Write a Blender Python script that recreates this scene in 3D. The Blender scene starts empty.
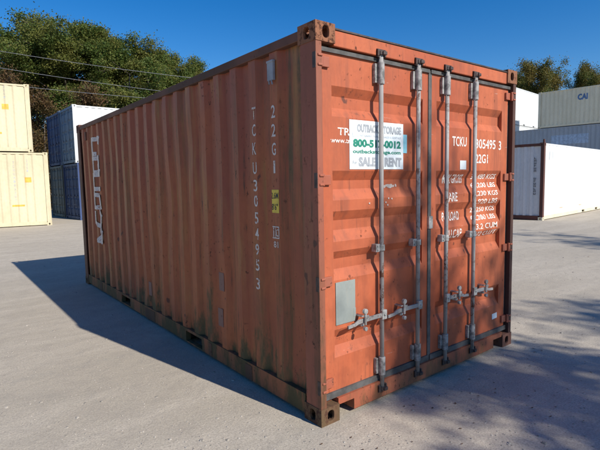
import bpy, bmesh, math, random
import numpy as np
from mathutils import Vector, Matrix
random.seed(7)
rng = np.random.default_rng(11)
S = bpy.context.scene
COL = S.collection

# ------------------------------------------------------------------ camera, sky, sun, exposure
CX, CY, CZ, YAW, PIT, ROL, FPX = -1.8879, -2.2317, 1.6100, 0.66244, -0.091798, -0.0194106, 465.81
F = Vector((math.sin(YAW)*math.cos(PIT), math.cos(YAW)*math.cos(PIT), math.sin(PIT)))
R = Vector((math.cos(YAW), -math.sin(YAW), 0)); U = R.cross(F)
R2 = R*math.cos(ROL) + U*math.sin(ROL); U2 = U*math.cos(ROL) - R*math.sin(ROL)
cd = bpy.data.cameras.new('camera'); cam = bpy.data.objects.new('camera', cd); COL.objects.link(cam)
M3 = Matrix((R2, U2, -F)).transposed()
cam.matrix_world = Matrix.Translation((CX, CY, CZ)) @ M3.to_4x4()
cd.sensor_width = 36; cd.sensor_fit = 'HORIZONTAL'; cd.lens = FPX/600*36; cd.clip_start = 0.05; cd.clip_end = 3000
S.camera = cam

SUN = Vector((0.70, -3.44, 2.591)).normalized()
elev = math.asin(SUN.z); azim = math.atan2(SUN.x, SUN.y)
W = bpy.data.worlds.new('World'); S.world = W; W.use_nodes = True
nt = W.node_tree; nt.nodes.clear()
wo = nt.nodes.new('ShaderNodeOutputWorld'); bg = nt.nodes.new('ShaderNodeBackground'); sk = nt.nodes.new('ShaderNodeTexSky')
sk.sky_type = 'NISHITA'; sk.sun_disc = False; sk.sun_elevation = elev; sk.sun_rotation = azim
sk.air_density = 1.0; sk.dust_density = 0.15; sk.ozone_density = 2.6; sk.altitude = 300
bg.inputs['Strength'].default_value = 0.108
hs = nt.nodes.new('ShaderNodeHueSaturation'); hs.inputs['Saturation'].default_value = 1.45; hs.inputs['Hue'].default_value = .508; hs.inputs['Value'].default_value = 1.0
nt.links.new(sk.outputs[0], hs.inputs['Color']); nt.links.new(hs.outputs[0], bg.inputs[0]); nt.links.new(bg.outputs[0], wo.inputs[0])
sl = bpy.data.lights.new('sun', 'SUN'); sl.energy = 5.0; sl.angle = math.radians(0.53); sl.color = (1, 0.95, 0.85)
so = bpy.data.objects.new('sun', sl); COL.objects.link(so); so.rotation_euler = (-SUN).to_track_quat('-Z', 'Y').to_euler(); so.location = (0, 0, 40)
S.view_settings.view_transform = 'Standard'; S.view_settings.look = 'None'; S.view_settings.exposure = 0.27; S.view_settings.gamma = 1
S.view_settings.use_curve_mapping = False

# ------------------------------------------------------------------ helpers
def camvec(a, b): # horizontal camera axes -> world direction
    return Vector((math.cos(YAW)*a + math.sin(YAW)*b, -math.sin(YAW)*a + math.cos(YAW)*b, 0))
def campt(a, b, z=0):
    v = camvec(a, b); return Vector((CX+v.x, CY+v.y, z))
def sstep(a, b, x):
    t = np.clip((x-a)/(b-a), 0, 1); return t*t*(3-2*t)
def gz(x, y):
    return 0.083*sstep(8, 17, y)*(1-sstep(7, 12, x))

def nodes_of(name):
    m = bpy.data.materials.new(name); m.use_nodes = True
    n = m.node_tree.nodes; return m, n, m.node_tree.links, n['Principled BSDF']
def mixc(n, l, fac, a, b, mode='MIX'):
    x = n.new('ShaderNodeMix'); x.data_type = 'RGBA'; x.blend_type = mode
    for s, v in ((x.inputs[0], fac), (x.inputs[6], a), (x.inputs[7], b)):
        if hasattr(v, 'is_output'): l.new(v, s)
        elif isinstance(v, (int, float)): s.default_value = v
        else: s.default_value = (*v, 1)
    return x.outputs[2]
def noise(n, l, scale, detail=4, rough=.55, sc=(1, 1, 1), off=(0, 0, 0), space='Object', dist=0):
    tc = n.new('ShaderNodeTexCoord'); mp = n.new('ShaderNodeMapping'); mp.inputs['Scale'].default_value = sc; mp.inputs['Location'].default_value = off
    l.new(tc.outputs[space], mp.inputs[0]); t = n.new('ShaderNodeTexNoise')
    t.inputs['Scale'].default_value = scale; t.inputs['Detail'].default_value = detail; t.inputs['Roughness'].default_value = rough; t.inputs['Distortion'].default_value = dist
    l.new(mp.outputs[0], t.inputs['Vector']); return t.outputs['Fac']
def ramp(n, l, src, a, b, lo=0., hi=1.):
    r = n.new('ShaderNodeMapRange'); r.interpolation_type = 'SMOOTHSTEP'
    r.inputs[1].default_value = a; r.inputs[2].default_value = b; r.inputs[3].default_value = lo; r.inputs[4].default_value = hi
    l.new(src, r.inputs[0]); return r.outputs[0]
def mathn(n, l, op, a, b):
    m = n.new('ShaderNodeMath'); m.operation = op
    for s, v in zip(m.inputs, (a, b)):
        if hasattr(v, 'is_output'): l.new(v, s)
        else: s.default_value = v
    return m.outputs[0]
def bump(n, l, bs, h, strength, distance):
    b = n.new('ShaderNodeBump'); b.inputs['Strength'].default_value = strength; b.inputs['Distance'].default_value = distance
    l.new(h, b.inputs['Height']); l.new(b.outputs[0], bs.inputs['Normal'])

def weathered(name, base, fade, streak=None, rust=(.06, .022, .012), rust_amt=.5, streak_amt=.5, rough=.5, moss=0., moss_z=.5, off=0., scratch=.0, grime=0., grime_col=(.060, .038, .015), runs=0., runs_col=(.06, .028, .014)):
    """painted steel: broad fading, vertical run-off streaks, rust spots, optional green growth low down"""
    m, n, l, b = nodes_of(name)
    o = (off*3.1, off*1.7, off)
    f1 = ramp(n, l, noise(n, l, 1.1, 5, .6, (1, 1, .6), o), .35, .65)
    c = mixc(n, l, f1, base, fade)
    f5 = ramp(n, l, noise(n, l, 14, 6, .7, (1, 1, .8), o), .42, .62)
    c = mixc(n, l, mathn(n, l, 'MULTIPLY', f5, .22), c, tuple(v*.72 for v in base))
    st = streak or tuple(v*.45 for v in base)
    f2 = ramp(n, l, noise(n, l, 9, 6, .65, (1, 1, .07), o), .50, .68, 0, streak_amt)
    f2b = ramp(n, l, noise(n, l, 1.5, 3, .5, (1, 1, 1), (o[0]+9, o[1], o[2])), .35, .65)
    c = mixc(n, l, mathn(n, l, 'MULTIPLY', f2, f2b), c, st)
    if runs:
        r1 = ramp(n, l, noise(n, l, 34, 5, .6, (1, 1, .035), (o[0]+1, o[1]+1, o[2]), dist=.15), .58, .68, 0, 1)
        r2 = ramp(n, l, noise(n, l, 2.6, 4, .65, (1, 1, .9), (o[0]+14, o[1], o[2])), .46, .60, 0, runs)
        c = mixc(n, l, mathn(n, l, 'MULTIPLY', r1, r2), c, runs_col)
    if moss:
        tc = n.new('ShaderNodeTexCoord'); sp = n.new('ShaderNodeSeparateXYZ'); l.new(tc.outputs['Object'], sp.inputs[0])
        zz = ramp(n, l, sp.outputs[2], .05, moss_z, 1, 0)
        f4 = ramp(n, l, mathn(n, l, 'ADD', mathn(n, l, 'MULTIPLY', noise(n, l, 5, 7, .75, (1, 1, .3), o), 1.0), mathn(n, l, 'MULTIPLY', zz, .25)), .645, .80, 0, moss)
        c = mixc(n, l, f4, c, (.050, .048, .016))
    f3 = ramp(n, l, noise(n, l, 26, 8, .72, (1, 1, .8), (o[0], o[1]+5, o[2])), .70-.12*rust_amt, .76-.10*rust_amt)
    f3b = ramp(n, l, noise(n, l, 2.3, 4, .6, (1, 1, .7), (o[0], o[1]-5, o[2])), .42, .60)
    f3 = mathn(n, l, 'MULTIPLY', f3, f3b)
    c = mixc(n, l, f3, c, rust)
    if grime:
        tc = n.new('ShaderNodeTexCoord'); sp = n.new('ShaderNodeSeparateXYZ'); l.new(tc.outputs['Object'], sp.inputs[0])
        g1 = ramp(n, l, noise(n, l, 6, 6, .7, (1, 1.6, .10), (o[0]+2, o[1]+.3, o[2])), .46, .66, 0, 1)
        g2 = ramp(n, l, noise(n, l, 16, 6, .75, (1, 1, .6), o), .30, .60, .35, 1)
        yy = ramp(n, l, sp.outputs[1], .3, .75, 1, .45)
        c = mixc(n, l, mathn(n, l, 'MULTIPLY', mathn(n, l, 'MULTIPLY', g1, g2), mathn(n, l, 'MULTIPLY', yy, grime)), c, grime_col)
        g3 = ramp(n, l, noise(n, l, 9, 3, .5, (1, 1, .75), (o[0], o[1]+8, o[2]+4)), .70, .75, 0, .8)
        c = mixc(n, l, g3, c, (.07, .025, .018))
    if scratch:
        f6 = ramp(n, l, noise(n, l, 40, 4, .6, (.12, .12, 1.0), (o[0]+3, 1, 2), dist=.6), .70, .735, 0, scratch)
        c = mixc(n, l, f6, c, (.55, .42, .36))
    l.new(c, b.inputs['Base Color'])
    r = mathn(n, l, 'ADD', mathn(n, l, 'MULTIPLY', f3, .3), mathn(n, l, 'ADD', mathn(n, l, 'MULTIPLY', f1, .12), rough))
    l.new(r, b.inputs['Roughness'])
    h = mathn(n, l, 'ADD', noise(n, l, 3.2, 3, .5), mathn(n, l, 'MULTIPLY', noise(n, l, 60, 4, .6), .05))
    bump(n, l, b, h, .35, .02)
    return m
def plain(name, col, rough=.6, metal=0., var=.15, scale=8):
    m, n, l, b = nodes_of(name)
    f = ramp(n, l, noise(n, l, scale, 5, .6), .35, .65)
    l.new(mixc(n, l, f, tuple(v*(1-var) for v in col), tuple(min(1, v*(1+var)) for v in col)), b.inputs['Base Color'])
    b.inputs['Roughness'].default_value = rough; b.inputs['Metallic'].default_value = metal
    return m
def marking(name, col, under, wear=.5, off=0.):
    """stencil paint worn through to the paint below"""
    m, n, l, b = nodes_of(name)
    f = ramp(n, l, noise(n, l, 45, 6, .7, (1, 1, 1), (off, 0, 0)), .60-.14*wear, .66-.1*wear)
    l.new(mixc(n, l, f, col, under), b.inputs['Base Color']); b.inputs['Roughness'].default_value = .6
    return m

class MB:
    def __init__(s): s.v = []; s.f = []
    def add(s, vs, fs):
        k = len(s.v); s.v += [tuple(v) for v in vs]; s.f += [tuple(i+k for i in f) for f in fs]; return s
    def box(s, x0, y0, z0, x1, y1, z1):
        return s.add([(x0, y0, z0), (x1, y0, z0), (x1, y1, z0), (x0, y1, z0), (x0, y0, z1), (x1, y0, z1), (x1, y1, z1), (x0, y1, z1)],
                     [(0, 3, 2, 1), (4, 5, 6, 7), (0, 1, 5, 4), (1, 2, 6, 5), (2, 3, 7, 6), (3, 0, 4, 7)])
    def tube(s, p0, p1, r0, r1=None, n=12, cap=True):
        r1 = r0 if r1 is None else r1
        p0 = Vector(p0); p1 = Vector(p1); d = (p1-p0).normalized()
        a = d.orthogonal().normalized(); b = d.cross(a); vs = []
        for p, r in ((p0, r0), (p1, r1)):
            for i in range(n):
                t = 2*math.pi*i/n; vs.append(p + a*math.cos(t)*r + b*math.sin(t)*r)
        fs = [(i, (i+1) % n, n+(i+1) % n, n+i) for i in range(n)]
        if cap: fs += [tuple(range(n-1, -1, -1)), tuple(range(n, 2*n))]
        return s.add(vs, fs)
    def strip(s, rows, close=False):
        """rows: equal-length point lists joined by quads"""
        n = len(rows[0]); vs = [p for r in rows for p in r]; fs = []
        for i in range(len(rows)-1):
            for j in range(n if close else n-1):
                k = (j+1) % n; fs.append((i*n+j, i*n+k, (i+1)*n+k, (i+1)*n+j))
        return s.add(vs, fs)
    def build(s, name, mat, parent=None, smooth=False, bevel=0, recalc=True):
        me = bpy.data.meshes.new(name); me.from_pydata(s.v, [], s.f)
        if recalc:
            bm = bmesh.new(); bm.from_mesh(me); bmesh.ops.recalc_face_normals(bm, faces=bm.faces); bm.to_mesh(me); bm.free()
        if smooth: me.shade_smooth()
        me.materials.append(mat); o = bpy.data.objects.new(name, me); COL.objects.link(o)
        if bevel:
            m = o.modifiers.new('bevel', 'BEVEL'); m.width = bevel; m.segments = 2; m.limit_method = 'ANGLE'; m.angle_limit = math.radians(40)
        if parent: o.parent = parent
        return o
def thing(name, label, cat, loc=(0, 0, 0), rz=0, group=None):
    o = bpy.data.objects.new(name, None); COL.objects.link(o); o.location = loc; o.rotation_euler = (0, 0, rz)
    o.empty_display_size = .3; tag(o, label, cat, group); return o
def tag(o, label=None, cat=None, group=None, kind=None):
    if label: o['label'] = label
    if cat: o['category'] = cat
    if group: o['group'] = group
    if kind: o['kind'] = kind
    return o

# ------------------------------------------------------------------ ground
def make_ground():
    m, n, l, b = nodes_of('gravel_lot')
    g = 'Object'
    big = ramp(n, l, noise(n, l, .22, 5, .6, (1, 1, 1)), .3, .7)
    c = mixc(n, l, big, (.425, .372, .30), (.50, .44, .36))
    tr = ramp(n, l, noise(n, l, .9, 5, .65, (.35, 1.6, 1), (3, 1, 0), dist=.5), .42, .62)
    c = mixc(n, l, mathn(n, l, 'MULTIPLY', tr, .7), c, (.55, .485, .40))
    mid = ramp(n, l, noise(n, l, 6, 7, .75), .42, .66)
    c = mixc(n, l, mathn(n, l, 'MULTIPLY', mid, .38), c, (.33, .29, .25))
    fine = ramp(n, l, noise(n, l, 75, 5, .8), .35, .68)
    c = mixc(n, l, mathn(n, l, 'MULTIPLY', fine, .75), c, (.25, .218, .18))
    sp = ramp(n, l, noise(n, l, 160, 2, .6), .64, .72)
    c = mixc(n, l, mathn(n, l, 'MULTIPLY', sp, .7), c, (.62, .58, .52))
    sp2 = ramp(n, l, noise(n, l, 85, 3, .6, off=(7, 3, 0)), .64, .71)
    c = mixc(n, l, mathn(n, l, 'MULTIPLY', sp2, .6), c, (.14, .12, .105))
    tk = ramp(n, l, noise(n, l, 1.0, 4, .6, (.05, 2.6, 1), (1, 6, 0), dist=1.2), .60, .66, 0, .28)
    c = mixc(n, l, mathn(n, l, 'MULTIPLY', tk, ramp(n, l, noise(n, l, 12, 5, .7), .35, .6)), c, (.30, .275, .24))
    st_ = ramp(n, l, noise(n, l, .55, 6, .7, (1, 1, 1), (21, 4, 0), dist=.8), .60, .70, 0, .35)
    c = mixc(n, l, st_, c, (.29, .262, .225))
    l.new(c, b.inputs['Base Color']); b.inputs['Roughness'].default_value = .95; b.inputs['Specular IOR Level'].default_value = .2
    h = mathn(n, l, 'ADD', mathn(n, l, 'MULTIPLY', noise(n, l, 3.0, 6, .7, dist=.3), 1.0), mathn(n, l, 'MULTIPLY', noise(n, l, 70, 5, .8), .16))
    h = mathn(n, l, 'ADD', h, mathn(n, l, 'MULTIPLY', noise(n, l, .9, 5, .65, (.35, 1.6, 1), (3, 1, 0), dist=.5), .6))
    bump(n, l, b, h, .42, .035)
    xs = np.concatenate([[-900, -400, -150, -60, -30], np.arange(-16, 46, .5), [60, 100, 200, 500, 900]])
    ys = np.concatenate([[-900, -400, -150, -60, -30], np.arange(-12, 46, .5), [60, 100, 200, 500, 900]])
    X, Y = np.meshgrid(xs, ys, indexing='ij')
    Z = gz(X, Y)
    nx, ny = len(xs), len(ys)
    vs = np.stack([X, Y, Z], -1).reshape(-1, 3).tolist()
    fs = [(i*ny+j, (i+1)*ny+j, (i+1)*ny+j+1, i*ny+j+1) for i in range(nx-1) for j in range(ny-1)]
    o = MB().add(vs, fs).build('ground', m, smooth=True, recalc=False); tag(o, kind='structure')
make_ground()

# loose stones and leaf litter
def scatter(name, count, region, size, mat, flat, kind_shape):
    vs, fs = [], []
    for i in range(count):
        d = 2.2 + 20*random.random()**1.7
        a = math.radians(random.uniform(-34, 34)) if region == 'all' else math.radians(random.uniform(2, 34))
        p = campt(math.sin(a)*d, math.cos(a)*d); x, y = p.x, p.y
        if -.05 < x < 2.5 and -.05 < y < 6.1: continue
        s = size*random.uniform(.5, 1.5)*(1 if random.random() < .93 else 2.0); z = float(gz(x, y)); k = len(vs)
        th = random.uniform(0, 6.28)
        if kind_shape == 'stone':
            pts = []
            for (px, py, pz) in ((1, 0, 0), (.3, .9, 0), (-.8, .5, 0), (-.7, -.6, 0), (.4, -.9, 0)):
                pts.append((px, py, -.2)); 
            top = [(px*.55*random.uniform(.7, 1.2), py*.6, flat*random.uniform(.7, 1.2)) for (px, py, _) in pts]
            pp = pts+top
            for (px, py, pz) in pp:
                vs.append((x+s*(px*math.cos(th)-py*math.sin(th)), y+s*(px*math.sin(th)+py*math.cos(th)), z+s*pz))
            fs += [(k+q, k+(q+1) % 5, k+5+(q+1) % 5, k+5+q) for q in range(5)] + [(k+5, k+6, k+7, k+8, k+9)]
        else:
            t1, t2 = random.uniform(0.05, .5), random.uniform(0.05, .5)
            for (px, py, pz) in ((-1, 0, t1), (-.2, .55, .1), (.9, 0, t2), (-.1, -.55, .15)):
                vs.append((x+s*(px*math.cos(th)-py*math.sin(th)), y+s*(px*math.sin(th)+py*math.cos(th)), z+.003+s*pz))
            fs += [(k, k+3, k+1), (k+3, k+2, k+1)]
    o = MB().add(vs, fs).build(name, mat, recalc=(kind_shape == 'stone'))
    return o
st = scatter('loose_gravel', 5200, 'all', .0072, plain('stone_grit', (.30, .27, .235), .9, 0, .35, 30), .4, 'stone')
tag(st, 'small loose stones scattered over the pale gravel lot', 'gravel', kind='stuff')
lf = scatter('leaf_litter', 420, 'right', .0095, plain('dry_leaf', (.10, .055, .03), .8, 0, .5, 20), .2, 'leaf')
tag(lf, 'dry brown leaves lying on the gravel in front of the orange container', 'leaves', kind='stuff')

# ------------------------------------------------------------------ container parts
def plate(mb, O, A, B, N, t=.022, hole=None):
    """holed plate: outer face at O spanned by A, B; N points inward; hole = (ca, cb, ra, rb) in metres"""
    O, A, B, N = map(Vector, (O, A, B, N)); la, lb = A.length, B.length; a, b = A/la, B/lb
    if not hole:
        vs = [O, O+A, O+A+B, O+B]; vs += [v+N*t for v in vs]
        mb.add(vs, [(0, 1, 2, 3), (7, 6, 5, 4)]); return
    ca, cb, ra, rb = hole
    angs = sorted([2*math.pi*i/28 for i in range(28)] + [math.atan2(y-cb, x-ca) % (2*math.pi) for x in (0, la) for y in (0, lb)])
    outer, inner = [], []
    for t_ in angs:
        c, s_ = math.cos(t_), math.sin(t_)
        k = min(((la-ca)/c if c > 1e-9 else 1e9), (-ca/c if c < -1e-9 else 1e9), ((lb-cb)/s_ if s_ > 1e-9 else 1e9), (-cb/s_ if s_ < -1e-9 else 1e9))
        outer.append(O + a*(ca+c*k) + b*(cb+s_*k))
        q = (abs(c/ra)**2.8+abs(s_/rb)**2.8)**(-1/2.8)
        inner.append(O + a*(ca+c*q) + b*(cb+s_*q))
    mb.strip([outer, inner, [p+N*t for p in inner], [p+N*t for p in outer]], close=True)
def casting_mb(cx, cy, cz, sx, sy, sz):
    """corner fitting; (cx,cy,cz) the container corner, s* = +1/-1 direction into the container"""
    mb = MB(); dx, dy, dz = .162, .178, .118
    X, Y, Z = Vector((sx*dx, 0, 0)), Vector((0, sy*dy, 0)), Vector((0, 0, sz*dz)); O = Vector((cx, cy, cz))
    nx, ny, nz = Vector((sx, 0, 0)), Vector((0, sy, 0)), Vector((0, 0, sz))
    plate(mb, O, X, Z, ny, hole=(.085, .058, .028, .036))
    plate(mb, O, Y, Z, nx, hole=(.092, .058, .029, .036))
    plate(mb, O, X, Y, nz, hole=(.085, .092, .032, .060))
    plate(mb, O+Y, X, Z, -ny); plate(mb, O+X, Y, Z, -nx); plate(mb, O+Z, X, Y, -nz)
    return mb
def wall_profile(L, start, end, pitch, slope, outer, inner, first, deep):
    """corrugation depth along the wall as (s, depth) breakpoints; 0 = outermost"""
    p = [(start, deep)]; s = first
    while s+slope+outer+slope < end-.01:
        p += [(s, deep), (s+slope, 0), (s+slope+outer, 0), (s+2*slope+outer, deep)]; s += pitch
    p.append((end, deep)); out = [p[0]]
    for q in p[1:]:
        if q[0]-out[-1][0] > 1e-4: out.append(q)
    return out
def interp(prof, s):
    for (a, da), (b, db) in zip(prof, prof[1:]):
        if a <= s <= b: return da+(db-da)*(s-a)/(b-a)
    return prof[-1][1]
def dent(y, z):
    w = .0035*math.sin(y*1.9+z*2.3+.5)+.0025*math.sin(y*4.1-z*3.1+2)+.0018*math.sin(z*6.3+y*7.7)
    for (cy, cz, r, d) in DENTS: w += d*math.exp(-((y-cy)**2+(z-cz)**2)/r**2)
    return w*min(1, (z-.168)/.12, (2.506-z)/.12)+0.004
DENTS = [(1.3, .75, .22, .014), (2.4, 1.5, .30, .012), (3.4, .55, .25, .013), (4.3, 1.9, .30, .010), (1.85, 1.95, .20, .010), (2.9, .95, .16, .012), (.72, .45, .14, .008), (4.9, .6, .2, .012)]
def corr_wall(prof, z0, z1, face, x0, th=.004, dented=False):
    """corrugated sheet as a closed shell. face 'x-','x+','y-','y+' ; x0 the outermost plane"""
    def P(s, d, z):
        if dented: return (x0+d+dent(s, z), s, z)
        if face == 'x-': return (x0+d, s, z)
        if face == 'x+': return (x0-d, s, z)
        if face == 'y-': return (s, x0+d, z)
        return (s, x0-d, z)
    ring = lambda z: [P(s, d, z) for s, d in prof] + [P(s, d+th, z) for s, d in reversed(prof)]
    zs = [z0+(z1-z0)*i/36 for i in range(37)] if dented else [z0, z1]
    mb = MB(); mb.strip([ring(z) for z in zs], close=True); n = len(prof)
    k = len(mb.v)
    caps = []
    for base in (0, 2*n*(len(zs)-1)):
        for i in range(n-1): caps.append((base+i, base+i+1, base+2*n-2-i, base+2*n-1-i))
    mb.f += caps
    return mb

def build_container(root, L, H, mats, Wd=2.438, front='plain', back='plain', deep=.036, visible_keep=None, pockets=True, hatch=False, fine=False, cast_mats=None, rib=.278, right_panel='corr', sill_mat=None):
    """everything except the door leaves. local frame: x across, y along, z up; front end at y=0"""
    wall, frame = mats['wall'], mats['frame']
    bv = .006 if fine else 0
    k = 0
    for cz, sz in ((0, 1), (H, -1)):
        for cx, sx in ((0, 1), (Wd, -1)):
            for cy, sy in ((0, 1), (L, -1)):
                cm = (cast_mats or {}).get((cx > 0, cy > 0, cz > 0), frame)
                casting_mb(cx, cy, cz, sx, sy, sz).build('corner_casting', cm, root, bevel=.004 if fine else 0)
    # posts
    for cx, sx in ((0, 1), (Wd, -1)):
        for cy, sy in ((0, 1), (L, -1)):
            mb = MB(); z0, z1 = .118, H-.118
            if front == 'doors' and cy == 0:   # door post: outer flange, side plate and a step where the hinges sit
                pts = [(0.004, .004), (.062, .004), (.062, .040), (.052, .062), (.150, .062), (.150, .075), (.02, .075), (.02, .158), (.004, .158)]
                pts = [(.004, .004), (.052, .004), (.052, .07), (.158, .07), (.158, .085), (.02, .085), (.02, .16), (.004, .16)]
            else:
                pts = [(.004, .004), (.12, .004), (.12, .03), (.02, .03), (.02, .16), (.004, .16)]
            q = [(cx+sx*a, cy+sy*b) for a, b in pts]
            mb.strip([[(a, b, z0) for a, b in q], [(a, b, z1) for a, b in q]], close=True)
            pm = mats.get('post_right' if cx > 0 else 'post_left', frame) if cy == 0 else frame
            mb.build('corner_post', pm, root, bevel=.004 if fine else 0)
    # roof rails, base rails
    for cx, sx in ((0, 1), (Wd, -1)):
        a, b = sorted((cx+sx*.006, cx+sx*.066)); MB().box(a, .178, H-.085, b, L-.178, H-.022).build('roof_rail', mats.get('rail', frame), root, bevel=bv)
        mb = MB(); a, b = sorted((cx+sx*.010, cx+sx*.062)); a2, b2 = sorted((cx+sx*.012, cx+sx*.13))
        if pockets:
            c = L/2 - (.07 if L < 7 else 0); w = .36
            spans = [(.178, c-1.03-w/2), (c-1.03+w/2, c+1.03-w/2), (c+1.03+w/2, L-.178)]
            for s0, s1 in spans:
                mb.box(a, s0, .032, b, s1, .168); mb.box(a2, s0, .028, b2, s1, .036)
            for pc in (c-1.03, c+1.03):
                mb.box(a+.001*sx, pc-w/2, .140, b, pc+w/2, .1675); mb.box(a+.001, pc-w/2, .0285, b, pc+w/2, .040)
        else: mb.box(a, .178, .032, b, L-.178, .168)
        mb.build('bottom_rail', sill_mat or mats.get('bottom', frame), root)
    # floor with cross members, roof
    mb = MB().box(.066, .1, .15, Wd-.066, L-.1, .168)
    y = .35
    while y < L-.2: mb.box(.07, y, .04, Wd-.07, y+.045, .15); y += .30
    mb.build('underframe', mats.get('under', frame), root)
    prof = wall_profile(L, .10, L-.10, .209, .02, .09, .08, .14, .02)
    rf = MB(); rf.strip([[(xx, s, H-.026-d) for s, d in prof] for xx in (.05, Wd-.05)]); rf.strip([[(xx, s, H-.040-d) for s, d in prof] for xx in (.05, Wd-.05)])
    rf.build('roof_panel', mats.get('roof', wall), root)
    # side walls
    sl = (.05, .090, .088) if fine else (.055, .085, .083)
    sp = wall_profile(L, .15, L-.15, rib, sl[0], sl[1]*rib/.278, sl[2], .386, deep)
    o1 = corr_wall(sp, .168, H-.085, 'x-', .014, dented=fine).build('side_wall', wall, root)
    if right_panel == 'smooth':
        mb = corr_wall(wall_profile(L, .15, L-.15, .40, .03, .29, .05, .20, .012), .168, H-.085, 'x+', Wd-.010)
        o2 = mb.build('side_wall', mats.get('wall2', wall), root)
    else: o2 = corr_wall(sp, .168, H-.085, 'x+', Wd-.014).build('side_wall', mats.get('wall2', wall), root)
    # end frames
    for cy, sy, kind in ((0, 1, front), (L, -1, back)):
        em = mats.get('end_frame', frame)
        a, b = sorted((cy+sy*.012, cy+sy*.072))
        if kind == 'doors':
            MB().box(.162, a, H-.130, Wd-.162, b, H-.030).build('door_header', mats.get('header', em), root, bevel=bv)
            a, b = sorted((cy+sy*.010, cy+sy*.13)); mb = MB().box(.31, a, .028, Wd-.31, b, .150)
            mb.box(.162, a, .105, .31, b, .150); mb.box(Wd-.31, a, .105, Wd-.162, b, .150)
            mb.build('door_sill', mats.get('sill', em), root, bevel=0)
        else:
            MB().box(.162, a, H-.12, Wd-.162, b, H-.02).build('end_header', em, root)
            MB().box(.162, a, .02, Wd-.162, b, .17).build('end_sill', em, root)
            ep = wall_profile(Wd, .11, Wd-.11, .25, .045, .08, .08, .17, .045)
            corr_wall(ep, .17, H-.12, 'y-' if cy == 0 else 'y+', cy+sy*.02).build('end_wall', mats.get('end', wall), root)
    return o1, o2, sp

# ------------------------------------------------------------------ decals
def text_mesh(s, h, width=None, spacing=1.0, bold=0.):
    cu = bpy.data.curves.new('t', 'FONT'); cu.body = s; cu.size = 1; cu.space_character = spacing; cu.resolution_u = 3; cu.offset = bold
    o = bpy.data.objects.new('t', cu); COL.objects.link(o); bpy.context.view_layer.update()
    me = bpy.data.meshes.new_from_object(o.evaluated_get(bpy.context.evaluated_depsgraph_get()))
    bpy.data.objects.remove(o); bm = bmesh.new(); bm.from_mesh(me); bpy.data.meshes.remove(me)
    xs = [v.co.x for v in bm.verts]; ys = [v.co.y for v in bm.verts]
    x0, x1, y0, y1 = min(xs), max(xs), min(ys), max(ys)
    kx = (width/(x1-x0)) if width else h/(y1-y0)*.8; ky = h/(y1-y0)
    for v in bm.verts: v.co = Vector(((v.co.x-x0)*kx, (v.co.y-y0)*ky, 0))
    return bm
class Decal:
    """collects flat shapes in (s, z) and lays them on a wall surface fn(s, z) -> point"""
    def __init__(s): s.bm = bmesh.new()
    def merge(s, bm, ds, dz):
        me = bpy.data.meshes.new('x')
        for v in bm.verts: v.co.x += ds; v.co.y += dz
        bm.to_mesh(me); s.bm.from_mesh(me); bpy.data.meshes.remove(me); bm.free()
    def text(s, t, s0, z0, h, w=None, mirror=False, bold=.012):
        bm = text_mesh(t, h, w, bold=bold)
        if mirror:
            for v in bm.verts: v.co.x = -v.co.x
        s.merge(bm, s0, z0); return s
    def poly(s, pts):
        s.k = getattr(s, 'k', 0)+1
        s.bm.faces.new([s.bm.verts.new((a, b, .00012*s.k)) for a, b in pts]); return s
    def rect(s, a, b, c, d): return s.poly([(a, b), (c, b), (c, d), (a, d)])
    def stroke(s, pts, w):
        for (a, b), (c, d) in zip(pts, pts[1:]):
            L = math.hypot(c-a, d-b) or 1; ux, uy = (c-a)/L, (d-b)/L; e = w/2*.8; nx, ny = -uy*w/2, ux*w/2
            s.poly([(a-ux*e-nx, b-uy*e-ny), (c+ux*e-nx, d+uy*e-ny), (c+ux*e+nx, d+uy*e+ny), (a-ux*e+nx, b-uy*e+ny)])
        return s
    def build(s, name, mat, parent, fn, cuts=(), axis=0, out=None):
        out = out or (Vector((-1, 0, 0)) if axis == 0 else Vector((0, -1, 0)))
        for c in cuts:
            co = (c, 0, 0) if axis == 0 else (0, c, 0); no = (1, 0, 0) if axis == 0 else (0, 1, 0)
            bmesh.ops.bisect_plane(s.bm, geom=s.bm.verts[:]+s.bm.edges[:]+s.bm.faces[:], plane_co=co, plane_no=no)
        bmesh.ops.triangulate(s.bm, faces=s.bm.faces)
        for v in s.bm.verts: v.co = Vector(fn(v.co.x, v.co.y)) + out*v.co.z
        me = bpy.data.meshes.new(name); s.bm.to_mesh(me); s.bm.free(); me.materials.append(mat)
        o = bpy.data.objects.new(name, me); COL.objects.link(o)
        if parent: o.parent = parent
        return o

# ------------------------------------------------------------------ MAIN CONTAINER
ORANGE = (.56, .135, .058)
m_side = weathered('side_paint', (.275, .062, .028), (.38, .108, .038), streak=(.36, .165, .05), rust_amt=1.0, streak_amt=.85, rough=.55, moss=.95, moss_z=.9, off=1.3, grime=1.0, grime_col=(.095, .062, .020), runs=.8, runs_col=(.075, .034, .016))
m_door = weathered('door_paint', (.385, .082, .030), (.47, .120, .048), streak=(.26, .070, .034), rust=(.10, .03, .015), rust_amt=1.0, streak_amt=.75, rough=.62, off=2.1, scratch=.35, grime=.42, grime_col=(.20, .055, .028), runs=.6, runs_col=(.13, .04, .02))
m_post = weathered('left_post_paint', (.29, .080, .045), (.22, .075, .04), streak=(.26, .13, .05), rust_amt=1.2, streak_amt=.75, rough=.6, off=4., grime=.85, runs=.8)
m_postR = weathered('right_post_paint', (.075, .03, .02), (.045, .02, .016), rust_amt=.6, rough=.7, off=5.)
m_sill = weathered('sill_paint', (.32, .08, .038), (.26, .09, .045), streak=(.12, .06, .03), rust_amt=1.3, streak_amt=.8, rough=.6, off=6.5, moss=.5, moss_z=.3)
m_rail = weathered('rail_paint', (.15, .058, .034), (.075, .036, .024), streak=(.05, .035, .02), rust_amt=1.2, rough=.7, off=6., moss=.2)
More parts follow.
